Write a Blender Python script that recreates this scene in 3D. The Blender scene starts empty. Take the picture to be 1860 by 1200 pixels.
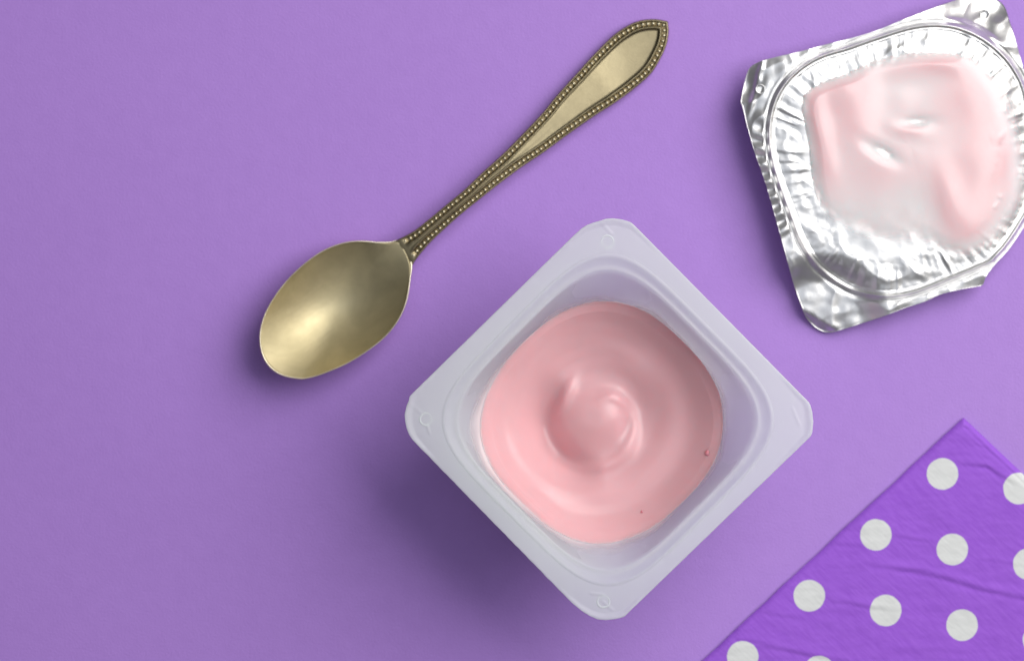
import bpy, math, random
import numpy as np
from mathutils import Vector, noise

random.seed(7)
rng = np.random.default_rng(7)
S = bpy.context.scene
COL = S.collection

# ------------------------------------------------------------------ camera, world, lamps
H = 0.75                     # lens height above the table (m)
PX = 0.000125                # metres on the table per photograph pixel
cam_d = bpy.data.cameras.new('camera')
cam_d.sensor_width = 36.0
cam_d.lens = 36.0 * H / (1860 * PX)
cam_d.clip_start = 0.01
cam_d.clip_end = 10.0
cam_d.dof.use_dof = True
cam_d.dof.focus_distance = H - 0.040
cam_d.dof.aperture_fstop = 16.0
cam = bpy.data.objects.new('camera', cam_d)
cam.location = (0, 0, H)
COL.objects.link(cam)
S.camera = cam

W = bpy.data.worlds.new('World')
S.world = W
W.use_nodes = True
bg = W.node_tree.nodes['Background']
bg.inputs['Color'].default_value = (0.93, 0.95, 1.0, 1)
bg.inputs['Strength'].default_value = 0.115


def area(name, loc, target, sx, sy, power, col):
    d = bpy.data.lights.new(name, 'AREA')
    d.shape = 'RECTANGLE'
    d.size, d.size_y = sx, sy
    d.energy = power
    d.color = col
    o = bpy.data.objects.new(name, d)
    o.location = loc
    v = Vector(target) - Vector(loc)
    o.rotation_euler = v.to_track_quat('-Z', 'Y').to_euler()
    COL.objects.link(o)
    return o


area('window_light', (0.50, 0.32, 0.64), (0.02, 0.0, 0.0), 0.74, 0.74, 9.1, (1.0, 0.975, 0.94))
area('overhead_fill', (0.10, 0.10, 1.30), (0.0, 0.0, 0.0), 1.2, 1.2, 3.1, (0.88, 0.95, 1.08))  # added unseen fill lamp overhead, gives the foil something bright to reflect

S.view_settings.view_transform = 'Standard'
S.view_settings.look = 'None'
S.view_settings.exposure = 0.0
S.view_settings.gamma = 1.0
S.cycles.use_denoising = True
S.cycles.max_bounces = 14
S.cycles.transparent_max_bounces = 16
S.cycles.transmission_bounces = 10
S.cycles.sample_clamp_indirect = 6.0
S.cycles.caustics_reflective = True
S.cycles.blur_glossy = 0.3


# ------------------------------------------------------------------ helpers
def P(px, py, z):
    """world point that lies at photograph pixel (px, py) and height z"""
    k = PX * (H - z) / H
    return ((px - 930) * k, (600 - py) * k, z)


def Pn(px, py, z):
    k = PX * (H - z) / H
    return np.stack([(px - 930) * k, (600 - py) * k, np.broadcast_to(z, np.shape(px))], -1)


def catmull(pts, n, closed=False):
    """centripetal-ish smooth curve resampled evenly by arc length"""
    p = np.array(pts, float)
    m = len(p)
    out = []
    segs = m if closed else m - 1
    for i in range(segs):
        if closed:
            p0, p1, p2, p3 = p[(i - 1) % m], p[i], p[(i + 1) % m], p[(i + 2) % m]
        else:
            p0, p1, p2, p3 = p[max(i - 1, 0)], p[i], p[i + 1], p[min(i + 2, m - 1)]
        # chord-length tangents limit overshoot on uneven spacing
        l01, l12, l23 = [max(np.linalg.norm(b - a), 1e-9) for a, b in ((p0, p1), (p1, p2), (p2, p3))]
        t1 = (p2 - p0) / (l01 + l12) * l12
        t2 = (p3 - p1) / (l12 + l23) * l12
        t = np.linspace(0, 1, 24, endpoint=False)[:, None]
        out.append((2*t**3-3*t**2+1)*p1 + (t**3-2*t**2+t)*t1 + (-2*t**3+3*t**2)*p2 + (t**3-t**2)*t2)
    out = np.concatenate(out)
    out = np.vstack([out, out[:1] if closed else p[-1:]])
    return resample(out, n, closed)


def resample(poly, n, closed=False):
    d = np.r_[0, np.cumsum(np.linalg.norm(np.diff(poly, axis=0), axis=1))]
    t = np.linspace(0, d[-1], n + 1)[:-1] if closed else np.linspace(0, d[-1], n)
    return np.stack([np.interp(t, d, poly[:, k]) for k in range(poly.shape[1])], -1)


def ray_radius(poly, c, th):
    """radius of a star-shaped closed outline about c at the angles th (y up)"""
    q = np.vstack([poly, poly[:1]])
    x, y = q[:, 0] - c[0], c[1] - q[:, 1]
    a = np.unwrap(np.arctan2(y, x))
    r = np.hypot(x, y)
    if a[-1] < a[0]:
        a, r = a[::-1], r[::-1]
    a0 = a[0]
    return np.interp((th - a0) % (2*np.pi), a - a0, r)


def dist_poly(pts, poly):
    """distance of each point to an open polyline"""
    best = np.full(len(pts), 1e9)
    for a, b in zip(poly[:-1], poly[1:]):
        ab = b - a
        t = np.clip(((pts - a) @ ab) / max(ab @ ab, 1e-12), 0, 1)
        best = np.minimum(best, np.linalg.norm(pts - (a + t[:, None]*ab), axis=1))
    return best


def ss(a, b, x):
    t = np.clip((x - a) / (b - a), 0, 1)
    return t*t*(3 - 2*t)


def nz(x, y, sc, seed=0.0):
    """smooth noise -1..1 sampled on arrays"""
    xf, yf = np.ravel(x) * sc, np.ravel(y) * sc
    v = np.array([noise.noise((a, b, seed)) for a, b in zip(xf, yf)])
    return v.reshape(np.shape(x))


def nz1(x, sc, seed):
    """smooth 1-D noise on a unit-circle parameter (angles) or line"""
    return nz(np.asarray(x, float), np.zeros(np.shape(x)), sc, seed)


def link_mesh(name, verts, faces, mat, parent=None, smooth=True, loc=None):
    me = bpy.data.meshes.new(name)
    me.from_pydata([tuple(map(float, v)) for v in verts], [], faces)
    me.update()
    if smooth:
        me.polygons.foreach_set('use_smooth', [True]*len(me.polygons))
    me.materials.append(mat)
    o = bpy.data.objects.new(name, me)
    COL.objects.link(o)
    if parent:
        o.parent = parent
    if loc:
        o.location = loc
    return o


def ring_faces(nr, nt, closed=True, flip=False):
    f = []
    for i in range(nr - 1):
        for j in range(nt if closed else nt - 1):
            k = (j + 1) % nt
            q = (i*nt + j, i*nt + k, (i+1)*nt + k, (i+1)*nt + j)
            f.append(q[::-1] if flip else q)
    return f


def thing(name, label, cat, loc=(0, 0, 0)):
    o = bpy.data.objects.new(name, None)
    o.empty_display_size = 0.01
    o.location = loc
    o['label'] = label
    o['category'] = cat
    COL.objects.link(o)
    return o


def attr(o, name, vals):
    a = o.data.attributes.new(name, 'FLOAT', 'POINT')
    a.data.foreach_set('value', np.asarray(vals, np.float32).ravel())


class Mat:
    def __init__(self, name):
        self.m = bpy.data.materials.new(name)
        self.m.use_nodes = True
        self.t = self.m.node_tree
        self.t.nodes.clear()
        self.out = self.n('ShaderNodeOutputMaterial')

    def n(self, typ, **kw):
        nd = self.t.nodes.new(typ)
        for k, v in kw.items():
            if hasattr(nd, k):
                setattr(nd, k, v)
            else:
                nd.inputs[k.replace('_', ' ')].default_value = v
        return nd

    def l(self, a, b):
        self.t.links.new(a, b)

    def pbsdf(self, **kw):
        b = self.n('ShaderNodeBsdfPrincipled')
        for k, v in kw.items():
            b.inputs[k.replace('_', ' ')].default_value = v
        return b

    def ramp(self, fac, stops):
        r = self.n('ShaderNodeValToRGB')
        e = r.color_ramp.elements
        while len(e) < len(stops):
            e.new(0.5)
        for x, (p, c) in zip(e, stops):
            x.position = p
            x.color = (*c, 1) if len(c) == 3 else c
        self.l(fac, r.inputs['Fac'])
        return r

    def noise(self, scale, detail=4, rough=0.55, vec=None, dist=0.0):
        t = self.n('ShaderNodeTexNoise')
        t.inputs['Scale'].default_value = scale
        t.inputs['Detail'].default_value = detail
        t.inputs['Roughness'].default_value = rough
        t.inputs['Distortion'].default_value = dist
        if vec is not None:
            self.l(vec, t.inputs['Vector'])
        return t

    def math(self, op, a, b=None, c=None):
        m = self.n('ShaderNodeMath', operation=op)
        for i, v in enumerate((a, b, c)):
            if v is None:
                continue
            if isinstance(v, (int, float)):
                m.inputs[i].default_value = v
            else:
                self.l(v, m.inputs[i])
        return m.outputs[0]

    def bump(self, h, strength, dist):
        b = self.n('ShaderNodeBump')
        b.inputs['Strength'].default_value = strength
        b.inputs['Distance'].default_value = dist
        self.l(h, b.inputs['Height'])
        return b

    def mixc(self, fac, a, b):
        m = self.n('ShaderNodeMix', data_type='RGBA')
        for v, i in ((fac, 0), (a, 6), (b, 7)):
            if isinstance(v, (int, float)):
                m.inputs[i].default_value = v
            elif isinstance(v, tuple):
                m.inputs[i].default_value = (*v, 1)
            else:
                self.l(v, m.inputs[i])
        return m.outputs[2]

    def mixs(self, fac, a, b):
        m = self.n('ShaderNodeMixShader')
        if isinstance(fac, (int, float)):
            m.inputs[0].default_value = fac
        else:
            self.l(fac, m.inputs[0])
        self.l(a, m.inputs[1])
        self.l(b, m.inputs[2])
        return m.outputs[0]

    def obj_co(self):
        return self.n('ShaderNodeTexCoord').outputs['Object']

    def finish(self, shader):
        self.l(shader, self.out.inputs['Surface'])
        return self.m


# ------------------------------------------------------------------ materials
def mat_table():
    M = Mat('purple_card')
    co = M.obj_co()
    big = M.noise(14, 3, 0.5, co)
    fine = M.noise(1900, 3, 0.65, co)
    mid = M.noise(260, 4, 0.6, co)
    f = M.math('ADD', M.math('MULTIPLY', mid.outputs[0], 0.5), M.math('MULTIPLY', big.outputs[0], 0.5))
    c = M.ramp(f, [(0.3, (0.370, 0.196, 0.612)), (0.7, (0.400, 0.216, 0.652))])
    b = M.pbsdf(Roughness=0.58)
    b.inputs['Specular IOR Level'].default_value = 0.5
    M.l(c.outputs[0], b.inputs['Base Color'])
    h = M.math('ADD', fine.outputs[0], M.math('MULTIPLY', mid.outputs[0], 0.7))
    M.l(M.bump(h, 0.40, 0.00020).outputs[0], b.inputs['Normal'])
    return M.finish(b.outputs[0])


def mat_spoon(name, base, rough, scratch=True, tarnish=False):
    M = Mat(name)
    co = M.obj_co()
    patch = M.noise(90, 5, 0.6, co, 0.6)
    c = M.ramp(patch.outputs[0], [(0.30, tuple(v*0.80 for v in base)), (0.62, base),
                                  (0.80, tuple(min(1, v*1.06) for v in base))])
    b = M.pbsdf(Metallic=1.0)
    col = c.outputs[0]
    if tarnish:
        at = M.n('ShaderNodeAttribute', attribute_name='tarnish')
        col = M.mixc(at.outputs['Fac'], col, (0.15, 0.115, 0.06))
    M.l(col, b.inputs['Base Color'])
    r = M.ramp(M.noise(160, 4, 0.6, co).outputs[0], [(0.3, (rough-0.05,)*3), (0.7, (rough+0.07,)*3)])
    M.l(r.outputs[0], b.inputs['Roughness'])
    if scratch:
        # curved polishing marks, stretched along the spoon
        mp = M.n('ShaderNodeMapping')
        mp.inputs['Rotation'].default_value = (0, 0, math.radians(-38))
        M.l(co, mp.inputs['Vector'])
        mp2 = M.n('ShaderNodeMapping')
        mp2.inputs['Scale'].default_value = (0.6, 13.0, 1.0)
        M.l(mp.outputs[0], mp2.inputs['Vector'])
        st = M.noise(300, 5, 0.65, mp2.outputs[0], 0.5)
        hh = M.math('ADD', M.math('MULTIPLY', st.outputs[0], 1.0),
                    M.math('MULTIPLY', M.noise(2200, 2, 0.5, co).outputs[0], 0.25))
        M.l(M.bump(hh, 0.6, 0.00006).outputs[0], b.inputs['Normal'])
    else:
        M.l(M.bump(M.noise(900, 3, 0.6, co).outputs[0], 0.3, 0.00006).outputs[0], b.inputs['Normal'])
    return M.finish(b.outputs[0])


def mat_plastic(name, through, clear):
    M = Mat(name)
    co = M.obj_co()
    cl = M.noise(120, 3, 0.5, co)
    b = M.pbsdf(Roughness=0.34, IOR=1.49)
    b.inputs['Base Color'].default_value = (0.955, 1.0, 0.965, 1)
    M.l(M.bump(cl.outputs[0], 0.10, 0.0004).outputs[0], b.inputs['Normal'])
    tl = M.n('ShaderNodeBsdfTranslucent')
    tl.inputs['Color'].default_value = (0.95, 0.99, 0.955, 1)
    rf = M.n('ShaderNodeBsdfRefraction')
    rf.inputs['Color'].default_value = (0.95, 0.97, 0.99, 1)
    rf.inputs['Roughness'].default_value = 0.38
    rf.inputs['IOR'].default_value = 1.12
    a = M.mixs(through, b.outputs[0], tl.outputs[0])
    return M.finish(M.mixs(clear, a, rf.outputs[0]))


def mat_yogurt(name, base, alpha_attr=None, rough=0.33, sss=0.0013):
    M = Mat(name)
    co = M.obj_co()
    v = M.noise(60, 3, 0.5, co, 0.8)
    lo = tuple(x*0.96 for x in base)
    c = M.ramp(v.outputs[0], [(0.35, lo), (0.65, base)])
    b = M.pbsdf(Roughness=rough, IOR=1.40)
    M.l(c.outputs[0], b.inputs['Base Color'])
    b.inputs['Subsurface Weight'].default_value = 1.0 if sss else 0.0
    b.inputs['Subsurface Radius'].default_value = (1.0, 0.36, 0.34)
    b.inputs['Subsurface Scale'].default_value = sss
    b.inputs['Specular IOR Level'].default_value = 0.8
    if alpha_attr:
        tk = M.n('ShaderNodeAttribute', attribute_name='thick')
        M.l(M.mixc(tk.outputs['Fac'], (0.83, 0.765, 0.775), base), b.inputs['Base Color'])
        at = M.n('ShaderNodeAttribute', attribute_name=alpha_attr)
        tr = M.n('ShaderNodeBsdfTransparent')
        return M.finish(M.mixs(at.outputs['Fac'], tr.outputs[0], b.outputs[0]))
    return M.finish(b.outputs[0])


def mat_foil():
    M = Mat('aluminium_foil')
    co = M.obj_co()
    b = M.pbsdf(Metallic=0.92)
    b.inputs['Base Color'].default_value = (0.72, 0.715, 0.71, 1)
    r = M.ramp(M.noise(500, 4, 0.6, co).outputs[0], [(0.3, (0.32,)*3), (0.7, (0.42,)*3)])
    M.l(r.outputs[0], b.inputs['Roughness'])
    h = M.math('ADD', M.noise(450, 4, 0.6, co, 0.4).outputs[0],
               M.math('MULTIPLY', M.noise(2600, 2, 0.5, co).outputs[0], 0.25))
    M.l(M.bump(h, 0.14, 0.00020).outputs[0], b.inputs['Normal'])
    return M.finish(b.outputs[0])


def mat_napkin(origin, a_vec, b_vec, rad):
    """printed dots on a skew lattice, soft paper with a fine slanting emboss"""
    M = Mat('dotted_paper')
    co = M.obj_co()
    sx = M.n('ShaderNodeSeparateXYZ')
    wob = M.noise(700, 2, 0.5, co)
    wv = M.n('ShaderNodeVectorMath', operation='MULTIPLY_ADD')
    M.l(wob.outputs['Color'], wv.inputs[0])
    wv.inputs[1].default_value = (0.00022, 0.00022, 0)
    M.l(co, wv.inputs[2])
    M.l(wv.outputs[0], sx.inputs[0])
    X = M.math('SUBTRACT', sx.outputs[0], origin[0] + 0.00011)
    Y = M.math('SUBTRACT', sx.outputs[1], origin[1] + 0.00011)
    det = a_vec[0]*b_vec[1] - a_vec[1]*b_vec[0]
    u = M.math('ADD', M.math('MULTIPLY', X, b_vec[1]/det), M.math('MULTIPLY', Y, -b_vec[0]/det))
    v = M.math('ADD', M.math('MULTIPLY', X, -a_vec[1]/det), M.math('MULTIPLY', Y, a_vec[0]/det))
    du = M.math('SUBTRACT', u, M.math('ROUND', u))
    dv = M.math('SUBTRACT', v, M.math('ROUND', v))
    dx = M.math('ADD', M.math('MULTIPLY', du, a_vec[0]), M.math('MULTIPLY', dv, b_vec[0]))
    dy = M.math('ADD', M.math('MULTIPLY', du, a_vec[1]), M.math('MULTIPLY', dv, b_vec[1]))
    d = M.math('SQRT', M.math('ADD', M.math('MULTIPLY', dx, dx), M.math('MULTIPLY', dy, dy)))
    mr = M.n('ShaderNodeMapRange')
    mr.inputs['From Min'].default_value = rad - 0.00008
    mr.inputs['From Max'].default_value = rad + 0.00008
    mr.inputs['To Min'].default_value = 1
    mr.inputs['To Max'].default_value = 0
    M.l(d, mr.inputs['Value'])
    mp = M.n('ShaderNodeMapping')
    mp.inputs['Rotation'].default_value = (0, 0, math.radians(42))
    M.l(co, mp.inputs['Vector'])
    mp2 = M.n('ShaderNodeMapping')
    mp2.inputs['Scale'].default_value = (0.28, 2.0, 1.0)
    M.l(mp.outputs[0], mp2.inputs['Vector'])
    fib = M.noise(900, 4, 0.6, mp2.outputs[0])
    pc = M.ramp(fib.outputs[0], [(0.3, (0.280, 0.084, 0.600)), (0.7, (0.325, 0.110, 0.660))])
    wc = M.ramp(fib.outputs[0], [(0.3, (0.62, 0.635, 0.63)), (0.7, (0.68, 0.695, 0.69))])
    c = M.mixc(mr.outputs[0], pc.outputs[0], wc.outputs[0])
    b = M.pbsdf(Roughness=0.7)
    b.inputs['Specular IOR Level'].default_value = 0.3
    b.inputs['Sheen Weight'].default_value = 0.08
    M.l(c, b.inputs['Base Color'])
    h = M.math('ADD', fib.outputs[0], M.math('MULTIPLY', M.noise(160, 4, 0.6, co, 0.5).outputs[0], 1.2))
    M.l(M.bump(h, 0.25, 0.00025).outputs[0], b.inputs['Normal'])
    return M.finish(b.outputs[0])


M_TABLE = mat_table()
M_BOWL = mat_spoon('aged_brass_bowl', (0.57, 0.50, 0.315), 0.55)
M_RIM = mat_spoon('worn_brass_rim', (0.70, 0.64, 0.48), 0.36, False)
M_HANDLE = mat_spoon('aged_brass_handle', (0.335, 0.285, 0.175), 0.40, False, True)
M_BEAD = mat_spoon('aged_brass_bead', (0.66, 0.60, 0.43), 0.32, False)
M_PLASTIC = mat_plastic('milky_plastic', 0.66, 0.15)
M_WALL = mat_plastic('milky_plastic_thin', 0.72, 0.12)
M_YOG = mat_yogurt('pink_yogurt', (0.775, 0.455, 0.48))
M_YOGFILM = mat_yogurt('pink_yogurt_film', (0.78, 0.55, 0.57), 'cover', 0.22, 0.0006)
M_STREAK = mat_yogurt('pink_yogurt_streak', (0.80, 0.62, 0.64), 'cover', 0.35, 0.0)
M_SPECK = mat_yogurt('fruit_speck', (0.68, 0.25, 0.29))
M_FOIL = mat_foil()

# ------------------------------------------------------------------ setting: the purple card
TX, TY, TT = 0.45, 0.36, 0.004
nx = 40
g = [(x, y, 0.0) for y in np.linspace(-TY, TY, nx) for x in np.linspace(-TX, TX, nx)]
f = [(j*nx+i, j*nx+i+1, (j+1)*nx+i+1, (j+1)*nx+i) for j in range(nx-1) for i in range(nx-1)]
base = len(g)
g += [(-TX, -TY, -TT), (TX, -TY, -TT), (TX, TY, -TT), (-TX, TY, -TT)]
f += [(base+3, base+2, base+1, base)]
cor = [0, nx-1, nx*nx-1, nx*nx-nx]
for k in range(4):
    q = (k+1) % 4
    side = [0]*0
    f.append((base+k, base+q, cor[q], cor[k]))
tab = link_mesh('table_surface', g, f, M_TABLE, smooth=False)
tab['kind'] = 'structure'

# ------------------------------------------------------------------ spoon
spoon = thing('spoon', 'old brass teaspoon with beaded handle edges lying bowl up on purple card',
              'spoon', P(607, 563, 0))
SL = Vector(spoon.location)


def loc_of(w, root):
    return np.asarray(w) - np.array(root.location)


bowl_px = [(544, 689), (507, 680.5), (483, 660), (471.5, 629), (473, 592), (489, 552), (520, 509), (555, 476),
           (589, 453), (624, 440), (653, 436.5), (685, 438.5), (710, 438.5), (727, 435.5), (741, 455), (748.5, 479),
           (747, 501), (739, 549), (723, 584), (699, 613), (669, 637), (632, 660), (589, 678.7), (563, 686.7)]
bc = np.array([607., 563.])
bpoly = catmull(bowl_px, 900, True)
NT = 360
th = np.linspace(0, 2*np.pi, NT, endpoint=False)
rb = ray_radius(bpoly, bc, th)
ax = math.radians(41.5)                                  # direction of the neck (y up)
along = np.cos(th - ax)                                  # 1 at the neck, -1 at the tip
TILT = 2.1                                               # the tip of the bowl stands higher than the neck (mm)
rim_z = 8.3 - TILT*along*rb/165                                 # mm
kr = np.exp(-(np.arange(-60, 61)/22.0)**2)
kr /= kr.sum()
rbs = np.convolve(np.r_[rb[-60:], rb, rb[:60]], kr, 'valid')
neck = np.exp(-((((th - ax + np.pi) % (2*np.pi)) - np.pi)/0.34)**2)


rim_z = rim_z - 0.1*neck


def bowl_surface(off, rr):
    """inner (off=0) or outer surface heights for radius fractions rr"""
    V = []
    for r in rr:
        shape = 1 - ((r*r + 0.2)**0.88 - 0.2**0.88)/(1.2**0.88 - 0.2**0.88)
        shape_n = (1 - r**2)**1.35
        sh = shape*(1-neck) + shape_n*neck
        rad = (rbs + (rb - rbs)*r**5)*r
        z = (8.3 - TILT*along*rad/165 - 0.1*neck*r - 7.35*sh)*1e-3 - off
        px = bc[0] + rad*np.cos(th)
        py = bc[1] - rad*np.sin(th)
        V.append(Pn(px, py, z))
    return V


V = bowl_surface(0.0, [0.004] + list(np.linspace(0.03, 0.968, 46)) + [0.9745])
RIM = []
# rim: a rounded lip, then the outside of the bowl back to the bottom
for rr_, dz in ((0.970, -0.10), (0.973, 0.18), (0.979, 0.36), (0.987, 0.42), (0.995, 0.30), (0.999, 0.05), (1.0, -0.25), (0.998, -0.60), (0.990, -0.95)):
    lip = (1 - neck*0.9)
    px = bc[0] + rb*rr_*np.cos(th)
    py = bc[1] - rb*rr_*np.sin(th)
    RIM.append(Pn(px, py, (rim_z - 0.45*neck + (dz*lip if dz > 0 else dz))*1e-3))
V += bowl_surface(0.0009, list(np.linspace(0.975, 0.03, 30)) + [0.004])
V = loc_of(np.concatenate(V), spoon)
n_r = len(V)//NT
fc = ring_faces(n_r, NT)
fc.append(tuple(range(NT-1, -1, -1)))
fc.append(tuple(range((n_r-1)*NT, n_r*NT)))
link_mesh('bowl', V, fc, M_BOWL, spoon)
V = loc_of(np.concatenate(RIM + RIM[:1]), spoon)
link_mesh('rim', V, ring_faces(len(RIM) + 1, NT), M_RIM, spoon)

up = catmull([(708, 441), (723, 434.5), (750, 420), (775, 401), (807.5, 374), (842.5, 345), (875, 314), (912.5, 280), (950, 242.5),
              (987.5, 202.5), (1010, 174.5), (1045, 136), (1080, 97.5), (1115, 63.5), (1143, 45), (1164, 37.3),
              (1189.8, 35), (1210.5, 38.5)], 700)
lo = catmull([(745, 492), (750.5, 480), (760, 466), (782.5, 440), (810, 414), (840, 387.5), (875, 359.5), (912.5, 330), (950, 302.5), (987.5, 277.5),
              (1025, 250), (1060, 225), (1085, 208), (1115, 189), (1150, 163.5), (1182.8, 134),
              (1201.4, 104), (1212, 78), (1215, 55), (1213.5, 43)], 700)
tip = np.array([[1214.0, 39.5]])
outline = np.vstack([up, tip, lo[::-1]])
zs_s = np.array([0, .025, .10, .2, .36, .50, .62, .72, .80, .90, 1.0])
zs_z = np.array([4.9, 6.0, 6.5, 6.35, 5.5, 4.65, 4.0, 3.45, 2.95, 2.65, 2.55])
th_z = np.array([0.8, 1.6, 2.2, 2.5, 2.3, 2.1, 2.0, 1.9, 1.9, 1.8, 1.8])


def zcurve(s, vals):
    c = catmull(np.stack([zs_s, vals], -1), 400)
    return np.interp(s, c[:, 0], c[:, 1])


NS, NW = 700, 61
tt = np.linspace(0, 1, NW)
tt = 0.5 - 0.5*np.cos(np.pi*tt)*0.35 - (0.5 - tt)*0.65*-1 if False else tt
grid = up[:, None, :]*(1-tt)[None, :, None] + lo[:, None, :]*tt[None, :, None]
# finish the tip
last = np.broadcast_to(tip, (NW, 2))
grid = np.concatenate([grid, (grid[-1]*0.5 + last*0.5)[None]], 0)
ns = grid.shape[0]
flat = grid.reshape(-1, 2)
oc = resample(outline, 520)
d = dist_poly(flat, oc).reshape(ns, NW)
sv = np.r_[np.linspace(0, 1, NS), 1.0]
half = np.r_[np.linalg.norm(up - lo, axis=1)/2, 3]
kk = np.clip(half/19.5, 0.66, 1.0)
kk[-180:] = np.maximum(kk[-180:], 1.0)
q = d/kk[:, None]
prof = np.interp(q, [0, 0.8, 2.0, 3.6, 4.8, 12.4, 13.4, 14.4, 15.8, 17.4, 19, 60],
                 [-0.55, -0.12, 0.0, 0.0, -0.42, -0.42, -0.05, 0.08, 0.08, -0.12, -0.14, -0.14])
start = ss(0.030, 0.050, sv)[:, None]                    # relief dies out into the neck
prof = np.where(q > 2.0, prof*start, prof)
# panel: shallow dish in the wide end, soft keel on the stem
cross = (2*tt - 1)[None, :]
wide = ss(0.50, 0.95, sv)[:, None]
prof += -0.40*wide*ss(16.5, 21, q)*(1 - cross**2)
stem = (1 - ss(0.30, 0.62, sv))[:, None]
prof += stem*(0.25*(1-cross**2)*ss(14.5, 17, q) - 0.10*np.exp(-(cross/0.10)**2))*start
z = (zcurve(sv, zs_z)[:, None] + prof)*1e-3
top = Pn(grid[..., 0], grid[..., 1], z)
thick = zcurve(sv, th_z)[:, None]
inset = (grid + (grid.mean(1, keepdims=True) - grid)*0.10)
zb = (zcurve(sv, zs_z)[:, None] - thick*(0.55 + 0.45*(1 - cross**2)))*1e-3
zb = np.maximum(zb, 0.00005)
bot = Pn(inset[..., 0], inset[..., 1], zb)
V = loc_of(np.concatenate([top.reshape(-1, 3), bot.reshape(-1, 3)]), spoon)
off = ns*NW
fc = []
for i in range(ns-1):
    for j in range(NW-1):
        a = i*NW + j
        fc.append((a, a+NW, a+NW+1, a+1))
        fc.append((off+a, off+a+1, off+a+NW+1, off+a+NW))
    fc.append((i*NW, off+i*NW, off+(i+1)*NW, (i+1)*NW))
    e = i*NW + NW-1
    fc.append((e, e+NW, off+e+NW, off+e))
for j in range(NW-1):
    fc.append((j, j+1, off+j+1, off+j))
    e = (ns-1)*NW + j
    fc.append((e, off+e, off+e+1, e+1))
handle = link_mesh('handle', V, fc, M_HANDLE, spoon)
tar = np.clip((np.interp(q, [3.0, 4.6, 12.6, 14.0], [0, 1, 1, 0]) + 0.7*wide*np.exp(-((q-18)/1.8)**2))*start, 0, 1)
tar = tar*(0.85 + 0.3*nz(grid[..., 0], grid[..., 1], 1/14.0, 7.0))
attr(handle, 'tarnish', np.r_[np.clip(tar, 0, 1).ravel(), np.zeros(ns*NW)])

# beads in the channel, each a small ball sharing one mesh
bm_v, bm_f = [], []
NB, NR = 10, 5
for i in range(1, NR+1):
    a = math.radians(100)*i/NR
    for j in range(NB):
        b = 2*math.pi*j/NB
        bm_v.append((math.sin(a)*math.cos(b), math.sin(a)*math.sin(b), math.cos(a)))
bm_v.append((0, 0, 1))
for i in range(NR-1):
    for j in range(NB):
        bm_f.append((i*NB+j, (i+1)*NB+j, (i+1)*NB+(j+1) % NB, i*NB+(j+1) % NB))
for j in range(NB):
    bm_f.append((NR*NB, j, (j+1) % NB))
bead_me = None
allb = []
for side, poly in (('u', up), ('l', lo)):
    tn = np.gradient(poly, axis=0)
    tn /= np.linalg.norm(tn, axis=1)[:, None]
    nrm = np.stack([-tn[:, 1], tn[:, 0]], -1)
    if side == 'l':
        nrm = -nrm
    dist = 8.55*kk[:NS]
    path = poly + nrm*dist[:, None]
    ok = dist_poly(path, oc) > dist*0.93
    idx = np.arange(NS)[ok & (np.linspace(0, 1, NS) > 0.040)]
    path = path[idx]
    cum = np.r_[0, np.cumsum(np.linalg.norm(np.diff(path, axis=0), axis=1))]
    n = int(cum[-1]/9.7)
    for t in np.linspace(0, cum[-1], n+1):
        i = int(np.clip(np.searchsorted(cum, t), 0, len(idx)-1))
        allb.append((path[i], sv[idx[i]], kk[idx[i]]))
for p_, s_, k_ in allb:
    zt = (float(zcurve(s_, zs_z)) - 0.40)*1e-3
    w = loc_of(P(p_[0], p_[1], zt), spoon)
    if bead_me is None:
        o = link_mesh('bead', bm_v, bm_f, M_BEAD, handle)
        bead_me = o.data
    else:
        o = bpy.data.objects.new('bead', bead_me)
        COL.objects.link(o)
        o.parent = handle
    r = 3.45*PX*(0.80 + 0.20*k_)*(1 + random.uniform(-.04, .04))
    o.location = w
    o.scale = (r, r, r*0.95)

# ------------------------------------------------------------------ yogurt cup
ZF = 0.037
CC = np.array([1104., 762.])
cup = thing('yogurt_cup', 'square milky translucent plastic yogurt cup turned cornerwise, open at the top', 'cup',
            (*P(CC[0], CC[1], ZF)[:2], 0))
SF = PX*(H - ZF)/H                                      # metres per pixel at flange height
fl_px = [(1040, 429.5), (1056.7, 414.5), (1066, 408.5), (1080, 403.5), (1092, 400), (1100, 397.3), (1113, 396.3), (1127.5, 398),
         (1138, 400.8), (1146.5, 403.8), (1152.5, 409)]
fl_px += [tuple(np.array((1152.5, 409))*(1-t) + np.array((1469.5, 730))*t) for t in np.linspace(.03, .97, 20)]
fl_px += [(1469.5, 730), (1472.5, 736), (1475.8, 748), (1477.6, 766), (1476, 784), (1473.5, 791.5)]
fl_px += [tuple(np.array((1473.5, 791.5))*(1-t) + np.array((1134, 1119.5))*t) for t in np.linspace(.03, .97, 20)]
fl_px += [(1134, 1119.5), (1122, 1123), (1100, 1126), (1085, 1124), (1070, 1117.5), (1055, 1108), (1036, 1091.5)]
fl_px += [tuple(np.array((1036, 1091.5))*(1-t) + np.array((749, 798.5))*t) for t in np.linspace(.04, .97, 20)]
fl_px += [(749, 798.5), (743, 789), (738.5, 778), (735.6, 765), (735, 752), (738, 738), (742.5, 727), (743.5, 719.5)]
fl_px += [tuple(np.array((743.5, 719.5))*(1-t) + np.array((1040, 429.5))*t) for t in np.linspace(.02, .96, 20)]
fpoly = np.array(fl_px, float)
fpoly = resample(np.vstack([fpoly, fpoly[:1]]), 1600, True)
NT = 720
th = np.linspace(0, 2*np.pi, NT, endpoint=False)
ro = ray_radius(fpoly, CC, th)


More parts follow.
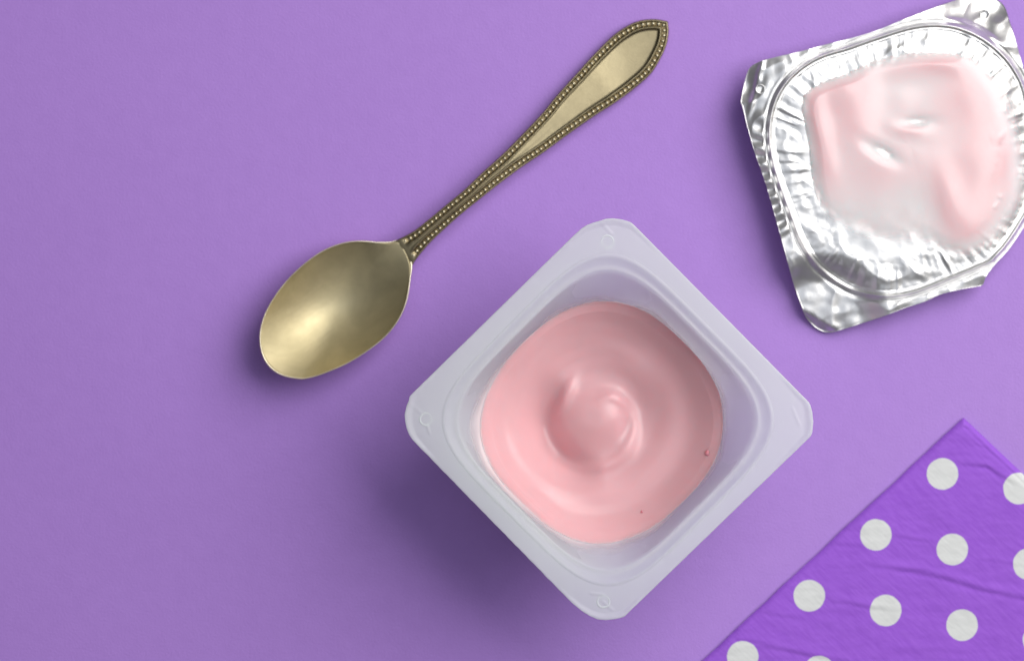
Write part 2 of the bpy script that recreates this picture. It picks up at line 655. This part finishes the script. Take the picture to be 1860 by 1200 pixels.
def squircle(a, n, t=None):
    t = th if t is None else t
    u = np.abs(np.cos(t - math.pi/4))
    v = np.abs(np.sin(t - math.pi/4))
    return a/((u**n + v**n)**(1.0/n))


corner = np.abs(np.cos(2*th))**10                        # 1 towards the four corners
RING = squircle(250, 4.4)


def cup_ring(r, z, sh=(0, 0)):
    """r in pixels (flange scale), z in mm relative to the flange top"""
    z = np.broadcast_to(z, np.shape(th))
    return np.stack([(r*np.cos(th) + sh[0])*SF, (r*np.sin(th) - sh[1])*SF, ZF + z*1e-3], -1)


V = []
warp = 0.25*nz1(th, 1.3, 3.0)*np.ones(NT)
lift = 0.55*corner
def bend_lines(r):
    """slight ridges where the snapped-off corners were bent"""
    x, y = CC[0] + r*np.cos(th), CC[1] - r*np.sin(th)
    h = np.zeros(NT)
    for (ax_, ay_, bx_, by_) in ((741, 728, 765, 750), (1089, 400, 1110, 424), (1096, 1092, 1112, 1107), (776, 773, 780, 786),
                                 (1074, 1077, 1094, 1079), (1440, 742, 1452, 770)):
        a_, b_ = np.array((ax_, ay_), float), np.array((bx_, by_), float)
        h += 0.11*np.exp(-(dist_poly(np.stack([x, y], -1), np.array([a_, b_]))/2.6)**2)
    return h


for t in np.linspace(0, 1, 56):
    r = RING*(1-t) + (ro-2.2)*t
    tipz = lift*ss(0.80, 1.0, np.full(NT, t))*ss(318, 336, ro)*0.8
    z = warp*t - 0.5*corner*t**2 + tipz + bend_lines(r)
    V.append(cup_ring(r, z))
zt = warp - 0.5*corner + lift*0.8*ss(318, 336, ro)
edge_j = 0.35*nz1(th, 22.0, 8.0)*np.where(np.cos(th - math.radians(225)) > 0.6, 2.2, 0.5)
V.append(cup_ring(ro-0.9+edge_j*0.5, zt-0.05))
V.append(cup_ring(ro+edge_j, zt-0.22))
V.append(cup_ring(ro-0.3+edge_j, zt-0.50))
for t in np.linspace(1, 0, 8):
    r = RING*(1-t) + (ro-2.0)*t
    V.append(cup_ring(r, warp*t - 0.5*corner*t**2 - 0.62 + (lift*0.8*ss(318, 336, ro) if t > .99 else 0)))
V = np.concatenate(V) - np.array([0, 0, 0])
flange = link_mesh('flange', V, ring_faces(len(V)//NT, NT), M_PLASTIC, cup)

# inside profile of the body: radius (px), squareness, height (mm), centre shift share
PROF = [(250, 4.4, 0.0), (248.3, 4.4, 0.16), (246.3, 4.4, 0.22), (244.2, 4.4, 0.15), (242, 4.4, -0.10), (239.0, 4.3, -0.42),
        (235.5, 4.2, -0.62), (232.0, 4.15, -0.66), (230.2, 4.1, -0.50), (228.2, 4.1, -0.52), (226.4, 4.0, -0.90), (224.6, 3.8, -1.9),
        (219.5, 3.3, -4.0), (214, 2.8, -7.0), (208.5, 2.45, -10.0), (206.5, 2.38, -12.5), (204.5, 2.36, -15.0),
        (201, 2.36, -19), (193, 2.36, -26), (184, 2.36, -33), (176, 2.36, -35.4), (120, 2.3, -36.1), (4, 2.0, -36.2)]
pz = np.array([p[2] for p in PROF[11:20]])
pa = np.array([p[0] for p in PROF[11:20]])
pn = np.array([p[1] for p in PROF[11:20]])
SH = (-6.0, 6.5)                                         # the body leans a little off the flange's centre


def shift_at(z):
    return np.clip(-z/13.0, 0, 1.2)


def wall_r(z, t):
    a = np.interp(-z, -pz, pa)
    n = np.interp(-z, -pz, pn)
    u = np.abs(np.cos(t - math.pi/4))
    v = np.abs(np.sin(t - math.pi/4))
    return a/((u**n + v**n)**(1.0/n))


V = []
for a, n, z in PROF:
    k = float(shift_at(z))
    V.append(cup_ring(squircle(a, n), z, (SH[0]*k, SH[1]*k)))
for a, n, z in reversed(PROF):
    k = float(shift_at(z))
    r = squircle(a, n)
    V.append(cup_ring(r + (3.6 if a < 240 and a > 130 else 0.0), z - (0.62 if z > -1.0 else (0.5 if z < -34 else 0.0)), (SH[0]*k, SH[1]*k)))
V = np.concatenate(V)
n_r = len(V)//NT
fc = ring_faces(n_r, NT, flip=True)
link_mesh('cup_body', V, fc, M_WALL, cup)

# moulded dimples in the flange corners
def dimple_mesh(r_px, scale, hgt, ring=False):
    v, f_ = [], []
    rs = [0.66, 0.73, 0.80, 0.86, 0.93, 1.0] if ring else [0.02, 0.35, 0.58, 0.74, 0.86, 0.95, 1.0]
    hs = [-0.2, 0.6, 0.95, 1.0, 0.6, -0.2] if ring else [0.35, 0.35, 0.40, 0.70, 1.0, 0.6, 0.0]
    n = 28
    for r, h in zip(rs, hs):
        for j in range(n):
            b = 2*math.pi*j/n
            v.append((r*r_px*scale*math.cos(b), r*r_px*scale*math.sin(b), h*hgt))
    f_ = ring_faces(len(rs), n)
    if not ring:
        f_.append(tuple(range(n)))
    return v, f_


dme = None
for (dx, dy) in ((1103, 439), (773.5, 761), (1096, 1092)):
    v, f_ = dimple_mesh(13.2, SF, 0.00012, True)
    loc = ((dx-CC[0])*SF, (CC[1]-dy)*SF, ZF - 0.00016)
    if dme is None:
        o = link_mesh('dimple', v, f_, M_PLASTIC, cup, loc=loc)
        dme = o.data
    else:
        o = bpy.data.objects.new('dimple', dme)
        COL.objects.link(o)
        o.parent = cup
        o.location = loc

# ------------------------------------------------------------------ yogurt in the cup
yog = thing('yogurt', 'pink strawberry yogurt with a swirled peak filling the plastic cup', 'yogurt', tuple(cup.location))
ZY = -16.0


def swirl(x, y):
    """surface height in mm over ZY; x, y in pixels from the swirl centre, y up"""
    r = np.hypot(x, y)
    ph = np.degrees(np.arctan2(y, x)) % 360

    def win(a, b, s0=22, s1=22):
        p = (ph - a) % 360
        w = (b - a) % 360
        p = np.where(p > 180 + w/2, p - 360, p)
        return ss(-s0, s0, p)*ss(-s1, s1, w - p)

    def arc(R, wi, wo):
        dd = r - R
        return np.exp(-(dd/np.where(dd < 0, wi, wo))**2)
    h = 2.3*np.exp(-(r/48)**2)
    h -= 0.30*np.exp(-(((x+10)**2 + (y-2)**2)/17**2))
    h += 0.22*np.exp(-((r-32)/14)**2)*win(-30, 110, 50, 50)
    # deep scoop on the left, running down and under the peak
    Rg = 93 + 4*np.cos(np.radians(ph - 240))
    h -= 5.4*arc(Rg, 26, 44)*win(160, 250, 34, 30)
    # shorter scoop on the right of the peak
    h -= 1.4*arc(66, 17, 44)*win(-28, 34, 26, 26)
    # the arm that curls off the peak and ends in a lip above the left scoop
    h += 1.3*np.exp(-((x*0.46 + y*0.89 - 6)/34)**2 - ((x*0.89 - y*0.46 + 71)/12)**2)
    # a fold that winds outward from the peak over its right side
    tr_ = (100 - ph) % 360
    h += 0.75*np.exp(-((r - 36 - 0.30*tr_)/13)**2)*ss(0, 50, tr_)*(1 - ss(170, 250, tr_))
    # trailing ridge at upper right, broad turns outside
    h += 0.9*arc(112, 24, 40)*win(34, 82, 24, 30)
    spir = r - (142 + 12*np.sin(np.radians(ph - 150)))
    h += 0.42*np.exp(-(spir/28)**2)*win(150, 60, 40, 40)
    h -= 0.25*np.exp(-((spir-38)/24)**2)*win(150, 60, 40, 40)
    h += 0.40*np.exp(-((r-128)/20)**2)*win(240, 330, 30, 40)
    h -= 0.35*np.exp(-((r-166)/18)**2)*win(230, 330, 30, 40)
    h += 0.22*np.exp(-((r-120)/9)**2)*win(228, 246, 10, 10)
    pr = np.radians(ph + 0.5*r)
    h += 0.09*nz(r + 26*np.cos(pr), 26*np.sin(pr), 1/17.0, 1.5)*ss(30, 80, r)
    return h


ycen = np.array([1088. - CC[0], CC[1] - 762.])           # swirl centre from the cup axis, y up
NT = 420
thy = np.linspace(0, 2*np.pi, NT, endpoint=False)
keep, th = th, thy
shk = float(shift_at(ZY))
offx, offy = SH[0]*shk, -SH[1]*shk
low_left = np.exp(-((((thy - math.radians(222) + np.pi) % (2*np.pi)) - np.pi)/0.75)**2)
climb = 0.9 + 4.2*low_left + 0.8*nz(np.cos(thy), np.sin(thy), 2.6, 5.0) + 0.2*nz(np.cos(thy), np.sin(thy), 7, 2.0)
climb = np.clip(climb, 0.25, 8)
V = []
for t in np.r_[0.003, np.linspace(0.012, 0.965, 120)]:
    r = (wall_r(ZY, thy) - 1.5)*t
    x, y = r*np.cos(thy) + offx, r*np.sin(thy) + offy
    h = swirl(x - ycen[0], y - ycen[1])*(1 - ss(0.80, 0.97, t))
    men = 4.6*np.clip((t-0.42)/0.545, 0, 1)**2 + ss(0.80, 0.965, t)**2*(0.25*climb)
    V.append(np.stack([x*SF, y*SF, ZF + (ZY + h + men)*1e-3], -1))
for k, inset_ in ((0.55, 5.5), (0.72, 3.0), (0.88, 1.6), (1.0, 0.6)):
    zz = ZY + 4.6 + climb*k
    r = np.array([wall_r(a, b) for a, b in zip(zz, thy)]) - inset_
    s_ = shift_at(zz)
    x, y = r*np.cos(thy) + SH[0]*s_, r*np.sin(thy) - SH[1]*s_
    V.append(np.stack([x*SF, y*SF, ZF + zz*1e-3], -1))
for zz in (-17.5, -20, -26, -32):
    s_ = float(shift_at(zz))
    r = wall_r(zz, thy) - 0.8
    V.append(np.stack([(r*np.cos(thy) + SH[0]*s_)*SF, (r*np.sin(thy) - SH[1]*s_)*SF, np.full(NT, ZF + zz*1e-3)], -1))
V = np.concatenate(V)
YV = V[:121*NT].copy()
n_r = len(V)//NT
fc = ring_faces(n_r, NT)
fc.append(tuple(range(NT-1, -1, -1)))
fc.append(tuple(range((n_r-1)*NT, n_r*NT)))
link_mesh('yogurt_mass', V, fc, M_YOG, yog)
# thin smears left on the plastic just above the surface
NWS = 360
tw = np.linspace(0, 2*np.pi, NWS, endpoint=False)
ze = np.interp(tw, np.r_[thy, 2*np.pi], np.r_[ZY + 4.6 + climb, ZY + 4.6 + climb[0]])
V, cov = [], []
for k in np.linspace(0.02, 6.5, 26):
    zz = np.minimum(ze + k, -1.2)
    r = np.array([wall_r(a, b) for a, b in zip(zz, tw)]) - 0.55
    s_ = shift_at(zz)
    V.append(np.stack([(r*np.cos(tw) + SH[0]*s_)*SF, (r*np.sin(tw) - SH[1]*s_)*SF, ZF + zz*1e-3], -1))
    n_ = nz(np.cos(tw)*3.2, np.sin(tw)*3.2 + k*0.12, 1.0, 11.0) + 0.2*nz(np.cos(tw)*6, np.sin(tw)*6 + k*0.3, 1.0, 12.0)
    llw = np.exp(-((((tw - math.radians(212) + np.pi) % (2*np.pi)) - np.pi)/0.85)**2)
    cov.append(np.clip((0.85 - max(k, 0)/(3.0 + 2.0*llw) + (0.75 - 0.35*llw)*n_ + 0.35*llw), 0, 1)*(0.60 + 0.35*llw)*(1 - ss(3.5, 6.5, k)))
ws = link_mesh('wall_smear', np.concatenate(V), ring_faces(26, NWS), M_STREAK, yog)
attr(ws, 'cover', np.concatenate(cov))
attr(ws, 'thick', np.zeros(len(ws.data.vertices)))
# specks of fruit on the surface
for (sx_, sy_, ra, rb_) in ((1284, 822, 4.2, 6.5), (1167, 928, 2.6, 3.4)):
    v = []
    for i, (r, h) in enumerate(((0.05, 1.0), (0.5, 0.85), (0.85, 0.45), (1.0, -0.3))):
        for j in range(14):
            b = 2*math.pi*j/14
            w = 1 + 0.12*math.sin(3*b + ra)
            v.append((r*w*ra*SF*math.cos(b), r*w*rb_*SF*math.sin(b), h*0.00035))
    f_ = ring_faces(4, 14)
    f_.append(tuple(range(13, -1, -1)))
    kz = PX*(H - YV[:, 2])/H
    vx = 930 + (YV[:, 0] + cup.location.x)/kz
    vy = 600 - (YV[:, 1] + cup.location.y)/kz
    p_ = YV[np.argmin((vx - sx_)**2 + (vy - sy_)**2)]
    link_mesh('fruit_speck', v, f_, M_SPECK, yog, loc=(p_[0], p_[1], p_[2] + 0.00004))
th = keep

# ------------------------------------------------------------------ foil lid
FC = np.array([1625., 300.])
lid = thing('foil_lid', 'crinkled silver foil lid peeled off and lying yogurt side up in the corner', 'lid', P(FC[0], FC[1], 0))
lid_px = [(1360.5, 125.5), (1378, 113), (1407, 104.5), (1450.7, 94.4), (1494, 82.8), (1581, 59.5), (1654, 30.5), (1700, 13),
          (1738, 0), (1758, -8), (1785, -10), (1811, 0), (1825, 13), (1834, 40), (1843, 67), (1854, 107), (1872, 170), (1888, 240), (1894, 310),
          (1882, 370), (1860, 412), (1833, 452), (1807, 481), (1791, 502.7), (1785, 517), (1777, 520), (1748, 525), (1708, 534.7),
          (1678.7, 548), (1641, 560), (1614.7, 570.7), (1566.7, 586.7), (1524, 600), (1503, 603.5), (1484, 596), (1465, 577.5), (1457, 558.7),
          (1442.7, 518.7), (1433, 484), (1414.7, 417), (1396, 350.7), (1384, 313), (1372, 280), (1358, 232), (1348.5, 192), (1345.5, 186),
          (1352, 152)]
lpoly = np.vstack([lid_px, lid_px[:1]]).astype(float)
lpoly = catmull(lid_px, 1500, True)
ring_px = [(1393, 250), (1397.5, 203), (1413, 163), (1442, 128), (1483, 101), (1538, 83), (1596, 63), (1654, 46), (1697.5, 41), (1741, 46),
           (1785, 65), (1819, 91), (1843, 119), (1862, 155), (1872, 205), (1880, 260), (1883, 320), (1873, 375), (1850, 425), (1807, 474), (1775, 490),
           (1727, 510), (1673, 531.5), (1633, 541), (1593, 541.5), (1551, 532), (1513, 512), (1478, 482), (1451, 439), (1432, 391),
           (1413.5, 340), (1401, 300)]
rpoly = catmull(ring_px, 1500, True)
NL = 1080
tl = np.linspace(0, 2*np.pi, NL, endpoint=False)
rl = ray_radius(lpoly, FC, tl)
rr = ray_radius(rpoly, FC, tl)
rr = np.minimum(rr, rl - 5)
# arc length along the ring, for pleats that keep their width
rx, ry = rr*np.cos(tl), rr*np.sin(tl)
arc = np.r_[0, np.cumsum(np.hypot(np.diff(rx), np.diff(ry)))]


def plan_z(x, y):
    """gentle overall bend of the lid in mm; x, y in photograph pixels"""
    base = 8.6 - 0.0045*(x - 1395) - 0.002*(y - 100)
    left = 0.8*np.exp(-((x-1400)/80)**2)
    return base + left


def ridged(a, sc, seed):
    return 1 - 2*np.abs(nz1(a, sc, seed))


warp_a = arc + 16*nz1(arc, 1/45.0, 12.0)
pleat_in = 0.62*ridged(warp_a, 1/26.0, 2.0) + 0.38*nz1(warp_a, 1/11.0, 4.0)
pleat_end = 18*nz1(arc, 1/24.0, 21.0)
pleat_amp = 0.55 + 0.35*nz1(arc, 1/70.0, 9.0)
pleat_out = np.sin(arc*2*np.pi/29.0 + 1.5*nz1(arc, 1/60., 6.0))
droop = np.exp(-((((tl - math.radians(150) + np.pi) % (2*np.pi)) - np.pi)/0.7)**2)
left_side = np.exp(-((((tl - math.radians(190) + np.pi) % (2*np.pi)) - np.pi)/0.42)**4)


def foil_height(px, py, r, j=slice(None)):
    """z in mm at ring-relative radius; r is the pixel radius array along all angles"""
    dr = rr - r                                           # >0 inside the ring
    z = plan_z(px, py)
    # the double seal ridge
    z = z + 0.95*np.exp(-((dr-5)/3.6)**2) + 0.20*np.exp(-((dr-12)/2.0)**2) - 0.35*np.exp(-((dr+3)/2.6)**2)
    # pleated band inside it
    sk = np.clip(dr, 0, 80)
    w = ss(8, 18, dr)*(1 - np.clip((dr - 34 - pleat_end)/30, 0, 1)**2)
    z = z + 0.62*w*pleat_in*pleat_amp
    # step down to the sagging middle
    z = z + 0.8*ss(6, 100, dr) + 0.8*ss(60, 260, dr)
    # outside: ripples on the left edge, loose bends elsewhere
    o = ss(2, 10, -dr)
    z = z - np.clip(-dr, 0, 200)*0.016*(1 + 1.3*droop)*o
    z = z + o*(0.50*left_side*pleat_out*np.exp(-((-dr-14)/16)**2))
    return z


V = []
inner_t = np.r_[0.004, np.linspace(0.02, 0.70, 44), np.linspace(0.706, 1.0, 70)[0:]]
rings = [rr*t for t in inner_t]
for t in np.linspace(0.04, 1.0, 26):
    rings.append(rr*(1-t) + rl*t)
A = np.array(rings)
PXG = FC[0] + A*np.cos(tl)
PYG = FC[1] - A*np.sin(tl)
Z = np.array([foil_height(PXG[i], PYG[i], A[i]) for i in range(len(A))])
DR = rr[None, :] - A
out_w = ss(0, 14, -DR)
in_w = ss(12, 40, DR)
n1 = nz(PXG, PYG, 1/42.0, 1.0)
n2 = nz(PXG, PYG, 1/19.0, 2.0)
n3 = nz(PXG*0.8 + PYG*0.6, PYG*0.8 - PXG*0.6, 1/60.0, 3.3)
Z += out_w*(0.42*(1 - 2*np.abs(n1)) + 0.16*n2)*(1 - 0.75*left_side[None, :])
n4 = nz(PXG, PYG, 1/11.0, 5.0)
Z += 0.07*n4*ss(10, 20, DR)*(1 - ss(50, 90, DR))
calm = 1 - 0.62*ss(50, 90, DR)
Z += in_w*calm*(0.30*(1-2*np.abs(n3)) + 0.18*(1-2*np.abs(n1)) + 0.10*n2)
# corners: bottom tip creased down to the table, top-left tab kinked, right side down to the table
cre = (PXG - 1457)*0.51 + (PYG - 560)*(-0.86)            # distance above the crease line (px)
bt = ss(0, 60, np.hypot(PXG-1490, PYG-585)*-1 + 130)
Z -= bt*3.2
Z -= np.clip(-(cre), 0, 60)*0.125*0.9*(PYG > 540)
tlc = np.hypot(PXG-1352, PYG-150)
Z += -1.2*(1 - ss(0, 46, tlc)) + 0.5*np.exp(-((PXG-1378 + 0.25*(PYG-140))/5.0)**2)*(1-ss(40, 75, tlc))
tr = np.hypot(PXG-1790, PYG-0)
Z -= 4.5*(1 - ss(10, 95, tr))*out_w
rs = ss(1800, 1895, PXG)
Z -= rs*3.0
Z = np.maximum(Z, 0.15)
V = Pn(PXG, PYG, Z*1e-3).reshape(-1, 3)
thk = V.copy()
thk[:, 2] -= 0.00008
nr = len(A)
Vall = loc_of(np.concatenate([V, thk[::1]]), lid)
fc = ring_faces(nr, NL)
fc.append(tuple(range(NL-1, -1, -1)))
o2 = nr*NL
fc += [tuple(o2 + k for k in q[::-1]) for q in ring_faces(nr, NL)]
fc.append(tuple(o2 + k for k in range(NL)))
for j in range(NL):
    k = (j+1) % NL
    a, b = (nr-1)*NL + j, (nr-1)*NL + k
    fc.append((a, b, o2+b, o2+a)[::-1])
foil = link_mesh('foil_sheet', Vall, fc, M_FOIL, lid)


def lid_z(x, y):
    """foil height (mm) at a photograph pixel, read off the built sheet"""
    dx, dy = x - FC[0], FC[1] - y
    r = np.hypot(dx, dy)
    j = np.round((np.arctan2(dy, dx) % (2*np.pi))/(2*np.pi)*NL).astype(int) % NL
    zz = np.empty(np.shape(x))
    it = np.nditer(r, flags=['multi_index'])
    for v in it:
        m = it.multi_index
        zz[m] = np.interp(float(v), A[:, j[m]], Z[:, j[m]])
    return zz


dme = None
for (dx, dy) in ((1381, 162), (1788, 27)):
    v, f_ = dimple_mesh(9.5, PX, 0.0006)
    zz = float(lid_z(np.array([dx]), np.array([dy]))[0])
    if dme is None:
        o = link_mesh('dimple', v, f_, M_FOIL, lid)
        dme = o.data
    else:
        o = bpy.data.objects.new('dimple', dme)
        COL.objects.link(o)
        o.parent = lid
    o.location = tuple(loc_of(P(dx, dy, zz*1e-3), lid))

# ------------------------------------------------------------------ yogurt left on the lid
smear = thing('yogurt_smear', 'thin smeared patch of pale pink yogurt left on the inside of the foil lid', 'yogurt',
              P(1650, 270, 0))
SC = np.array([1655., 265.])
sm_px = [(1456, 195), (1462, 170), (1488, 152), (1540, 131), (1590, 109), (1660, 95), (1740, 98), (1790, 118), (1830, 160), (1858, 230), (1868, 310),
         (1858, 385), (1815, 445), (1765, 472), (1728, 468), (1690, 452), (1640, 450), (1590, 445), (1540, 425), (1505, 400), (1483, 360),
         (1474, 320), (1469, 270), (1461, 225)]
spoly = catmull(sm_px, 900, True)
NM = 420
tm = np.linspace(0, 2*np.pi, NM, endpoint=False)
rm = ray_radius(spoly, SC, tm)
T = np.r_[0.004, np.linspace(0.015, 0.86, 78), np.linspace(0.87, 1.0, 22)]
A2 = rm[None, :]*T[:, None]
X2 = SC[0] + A2*np.cos(tm)
Y2 = SC[1] - A2*np.sin(tm)
base_z = lid_z(X2, Y2)
# a smoothed floor under the yogurt, so the film levels the foil's wrinkles
edge = (rm[None, :] - A2)
bs = base_z.copy()
for _ in range(160):
    bs[1:-1] = 0.25*(bs[:-2] + 2*bs[1:-1] + bs[2:])
    bs = 0.25*(np.roll(bs, 1, 1) + 2*bs + np.roll(bs, -1, 1))
wb = ss(0, 22, edge)
base_z = np.maximum(base_z, base_z*(1-wb) + (bs + 0.14)*wb)


def blob(x, y, cx, cy, sx, sy, rot=0.0):
    c, s = math.cos(rot), math.sin(rot)
    u = ((x-cx)*c + (y-cy)*s)/sx
    v = (-(x-cx)*s + (y-cy)*c)/sy
    return np.exp(-(u*u + v*v))


thk2 = (0.60
        + 1.15*blob(X2, Y2, 1482, 205, 24, 75, -0.14) + 1.15*blob(X2, Y2, 1535, 165, 60, 30, -0.35)
        + 1.10*blob(X2, Y2, 1555, 215, 42, 50) + 0.8*blob(X2, Y2, 1500, 290, 26, 70, -0.15)
        + 1.3*blob(X2, Y2, 1770, 165, 60, 75) + 1.0*blob(X2, Y2, 1715, 115, 60, 20)
        + 1.35*blob(X2, Y2, 1790, 300, 70, 70) + 0.9*blob(X2, Y2, 1722, 360, 26, 62, -0.25) + 1.0*blob(X2, Y2, 1760, 400, 40, 50)
        + 0.55*blob(X2, Y2, 1640, 300, 70, 50) + 0.5*blob(X2, Y2, 1570, 320, 50, 60) + 0.45*blob(X2, Y2, 1640, 130, 50, 20)
        + 0.35*blob(X2, Y2, 1650, 190, 60, 50) + 0.75*blob(X2, Y2, 1652, 236, 30, 15, 0.1))
thk2 += 0.16*nz(X2, Y2, 1/60.0, 8.0)
thk2 *= (1 - 0.98*blob(X2, Y2, 1602, 276, 34, 13, 0.50))*(1 - 0.92*blob(X2, Y2, 1666, 221, 27, 10, -0.08))  # bare-foil gap, then a second gap added to imitate a white glint
thk2 = np.clip(thk2, 0.02, 3)
fade_low = ss(300, 440, Y2)*(1 - ss(1660, 1720, X2))
soft = np.clip(ss(1720, 1810, X2) + ss(330, 420, Y2), 0, 1)   # the far and near sides thin out instead of ending in a step
ed = np.sqrt(np.clip(edge/24.0, 0, 1))*(1-soft) + soft*ss(0, 50, edge)
thk2 *= 1 - 0.36*fade_low
Zs = base_z + 0.03 + thk2*ed*0.62
cover = np.clip(1 - np.exp(-3.0*thk2*ed), 0, 1)
cover[-1] = 0
V = loc_of(Pn(X2, Y2, Zs*1e-3).reshape(-1, 3), smear)
fc = ring_faces(len(T), NM)
fc.append(tuple(range(NM-1, -1, -1)))
film = link_mesh('yogurt_film', V, fc, M_YOGFILM, smear)
attr(film, 'cover', cover)
attr(film, 'thick', np.clip((thk2*ed - 0.55)/1.1, 0, 1))

# ------------------------------------------------------------------ napkin
NP0 = np.array([1750., 758.])
e1 = np.array([-475., 442.])
e1 /= np.linalg.norm(e1)
e2 = np.array([110., 104.])
e2 /= np.linalg.norm(e2)
napkin = thing('paper_napkin', 'folded purple paper napkin with white polka dots, one corner pointing up from the lower right',
               'napkin', P(1750, 758, 0))
NZ = 0.0016


def w2(v):
    return (v[0]*PX*(H-NZ)/H, -v[1]*PX*(H-NZ)/H)


o0 = np.array(P(1712, 860, NZ)) - np.array(napkin.location)
M_NAP = mat_napkin(o0, w2((-121, 110.6)), w2((138.8, 26.6)), 28.6*PX)
L = 1000
NG = 330
gg = np.linspace(0, 1, NG)**1.15*L
U, Vv = np.meshgrid(gg, gg, indexing='ij')
X3 = NP0[0] + U*e1[0] + Vv*e2[0]
Y3 = NP0[1] + U*e1[1] + Vv*e2[1]


def crease(pts, wdt, hgt, sharp=1.0):
    """a pinched fold: raised lip beside a narrow dip, following a polyline in photograph pixels"""
    p = np.array(pts, float)
    q = np.stack([X3.ravel(), Y3.ravel()], -1)
    best = np.full(len(q), 1e9)
    side = np.zeros(len(q))
    tt_ = np.zeros(len(q))
    tot = len(p) - 1
    for i, (a, b) in enumerate(zip(p[:-1], p[1:])):
        ab = b - a
        t = np.clip(((q-a) @ ab)/(ab @ ab), 0, 1)
        dv = q - (a + t[:, None]*ab)
        dd = np.hypot(dv[:, 0], dv[:, 1])
        m = dd < best
        best[m] = dd[m]
        side[m] = np.sign(ab[0]*dv[m, 1] - ab[1]*dv[m, 0])
        tt_[m] = (i + t[m])/tot
    taper = np.clip(np.sin(np.pi*np.clip(tt_, 0.02, 0.98)), 0, 1)**0.7
    s = best*side
    h = np.exp(-((s + wdt*0.55)/wdt)**2) - 0.8*np.exp(-((s - wdt*0.35)/(wdt*0.6))**2)
    return (0.48*hgt*taper*h).reshape(X3.shape)


Zn = np.full(X3.shape, NZ*1e3)
Zn += 0.24*nz(X3, Y3, 1/95.0, 1.0) + 0.12*nz(X3 + 0.4*Y3, Y3*2.2, 1/42.0, 2.0) + 0.05*nz(X3 + 0.6*Y3, Y3*2.6, 1/16.0, 3.0)
for args in (([(1600, 1030), (1660, 1038), (1720, 1050), (1775, 1068), (1860, 1086), (1960, 1110)], 9, 0.62),
             ([(1735, 842), (1775, 845), (1792, 846), (1815, 862), (1850, 882)], 7, 0.55),
             ([(1570, 1025), (1640, 1034), (1700, 1036)], 8, 0.30),
             ([(1500, 1090), (1545, 1095), (1580, 1103), (1640, 1108)], 7, 0.38),
             ([(1385, 1110), (1420, 1118), (1460, 1122)], 7, 0.28),
             ([(1620, 972), (1660, 978), (1700, 985)], 6, 0.28),
             ([(1370, 1172), (1420, 1178), (1480, 1192), (1560, 1204)], 8, 0.45),
             ([(1330, 1160), (1360, 1163), (1400, 1170)], 6, 0.25),
             ([(1745, 775), (1765, 778), (1785, 790)], 4, 0.25),
             ([(1770, 805), (1790, 812), (1815, 835)], 5, 0.25),
             ([(1500, 985), (1540, 990), (1575, 992)], 6, 0.22),
             ([(1770, 1015), (1820, 1020), (1870, 1030)], 7, 0.2),
             ([(1620, 1185), (1700, 1180), (1800, 1190)], 8, 0.2)):
    Zn += crease(*args)
ed = np.minimum(U, Vv)
Zn = Zn*(0.42 + 0.58*np.sqrt(np.clip(ed/9.0, 0, 1)))
Zn += 0.13*np.exp(-((Vv*0 + U - 13)/3.0)**2)*0 - 0.16*np.exp(-((U - 11)/2.6)**2)*(Vv > 11)
Zn = np.maximum(Zn, 0.5)
wob = 1.2*nz(X3, Y3, 1/55.0, 4.0)
top = Pn(X3 + wob*np.exp(-ed/20), Y3 + wob*np.exp(-ed/20), Zn*1e-3)
bot = top.copy()
bot[..., 2] = 0.00055
V = loc_of(np.concatenate([top.reshape(-1, 3), bot.reshape(-1, 3)]), napkin)
off = NG*NG
fc = []
for i in range(NG-1):
    for j in range(NG-1):
        a = i*NG + j
        fc.append((a, a+1, a+NG+1, a+NG)[::-1])
for i in range(NG-1):
    for a, b in ((i*NG, (i+1)*NG), ((i+1)*NG+NG-1, i*NG+NG-1), (i+1, i), ((NG-1)*NG+i, (NG-1)*NG+i+1)):
        fc.append((a, b, off+b, off+a))
link_mesh('top_ply', V, fc, M_NAP, napkin)
# the plies folded underneath, a hair wider along the folded edge
ub = np.array([[0.5, 1.5], [L, 1.5], [L, L], [0.5, L]], float) - np.array([1.2, 0.0])
bp = [NP0 + u*e1 + v*e2 for u, v in ((1.0, 2.0), (L, 2.0), (L, L), (1.0, L))]
vb = [P(p[0], p[1], 0.0005) for p in bp] + [P(p[0], p[1], 0.00005) for p in bp]
link_mesh('lower_ply', loc_of(np.array(vb), napkin),
          [(3, 2, 1, 0)[::-1], (4, 5, 6, 7)[::-1]] + [(k, (k+1) % 4, 4+(k+1) % 4, 4+k) for k in range(4)], M_NAP, napkin, smooth=False)
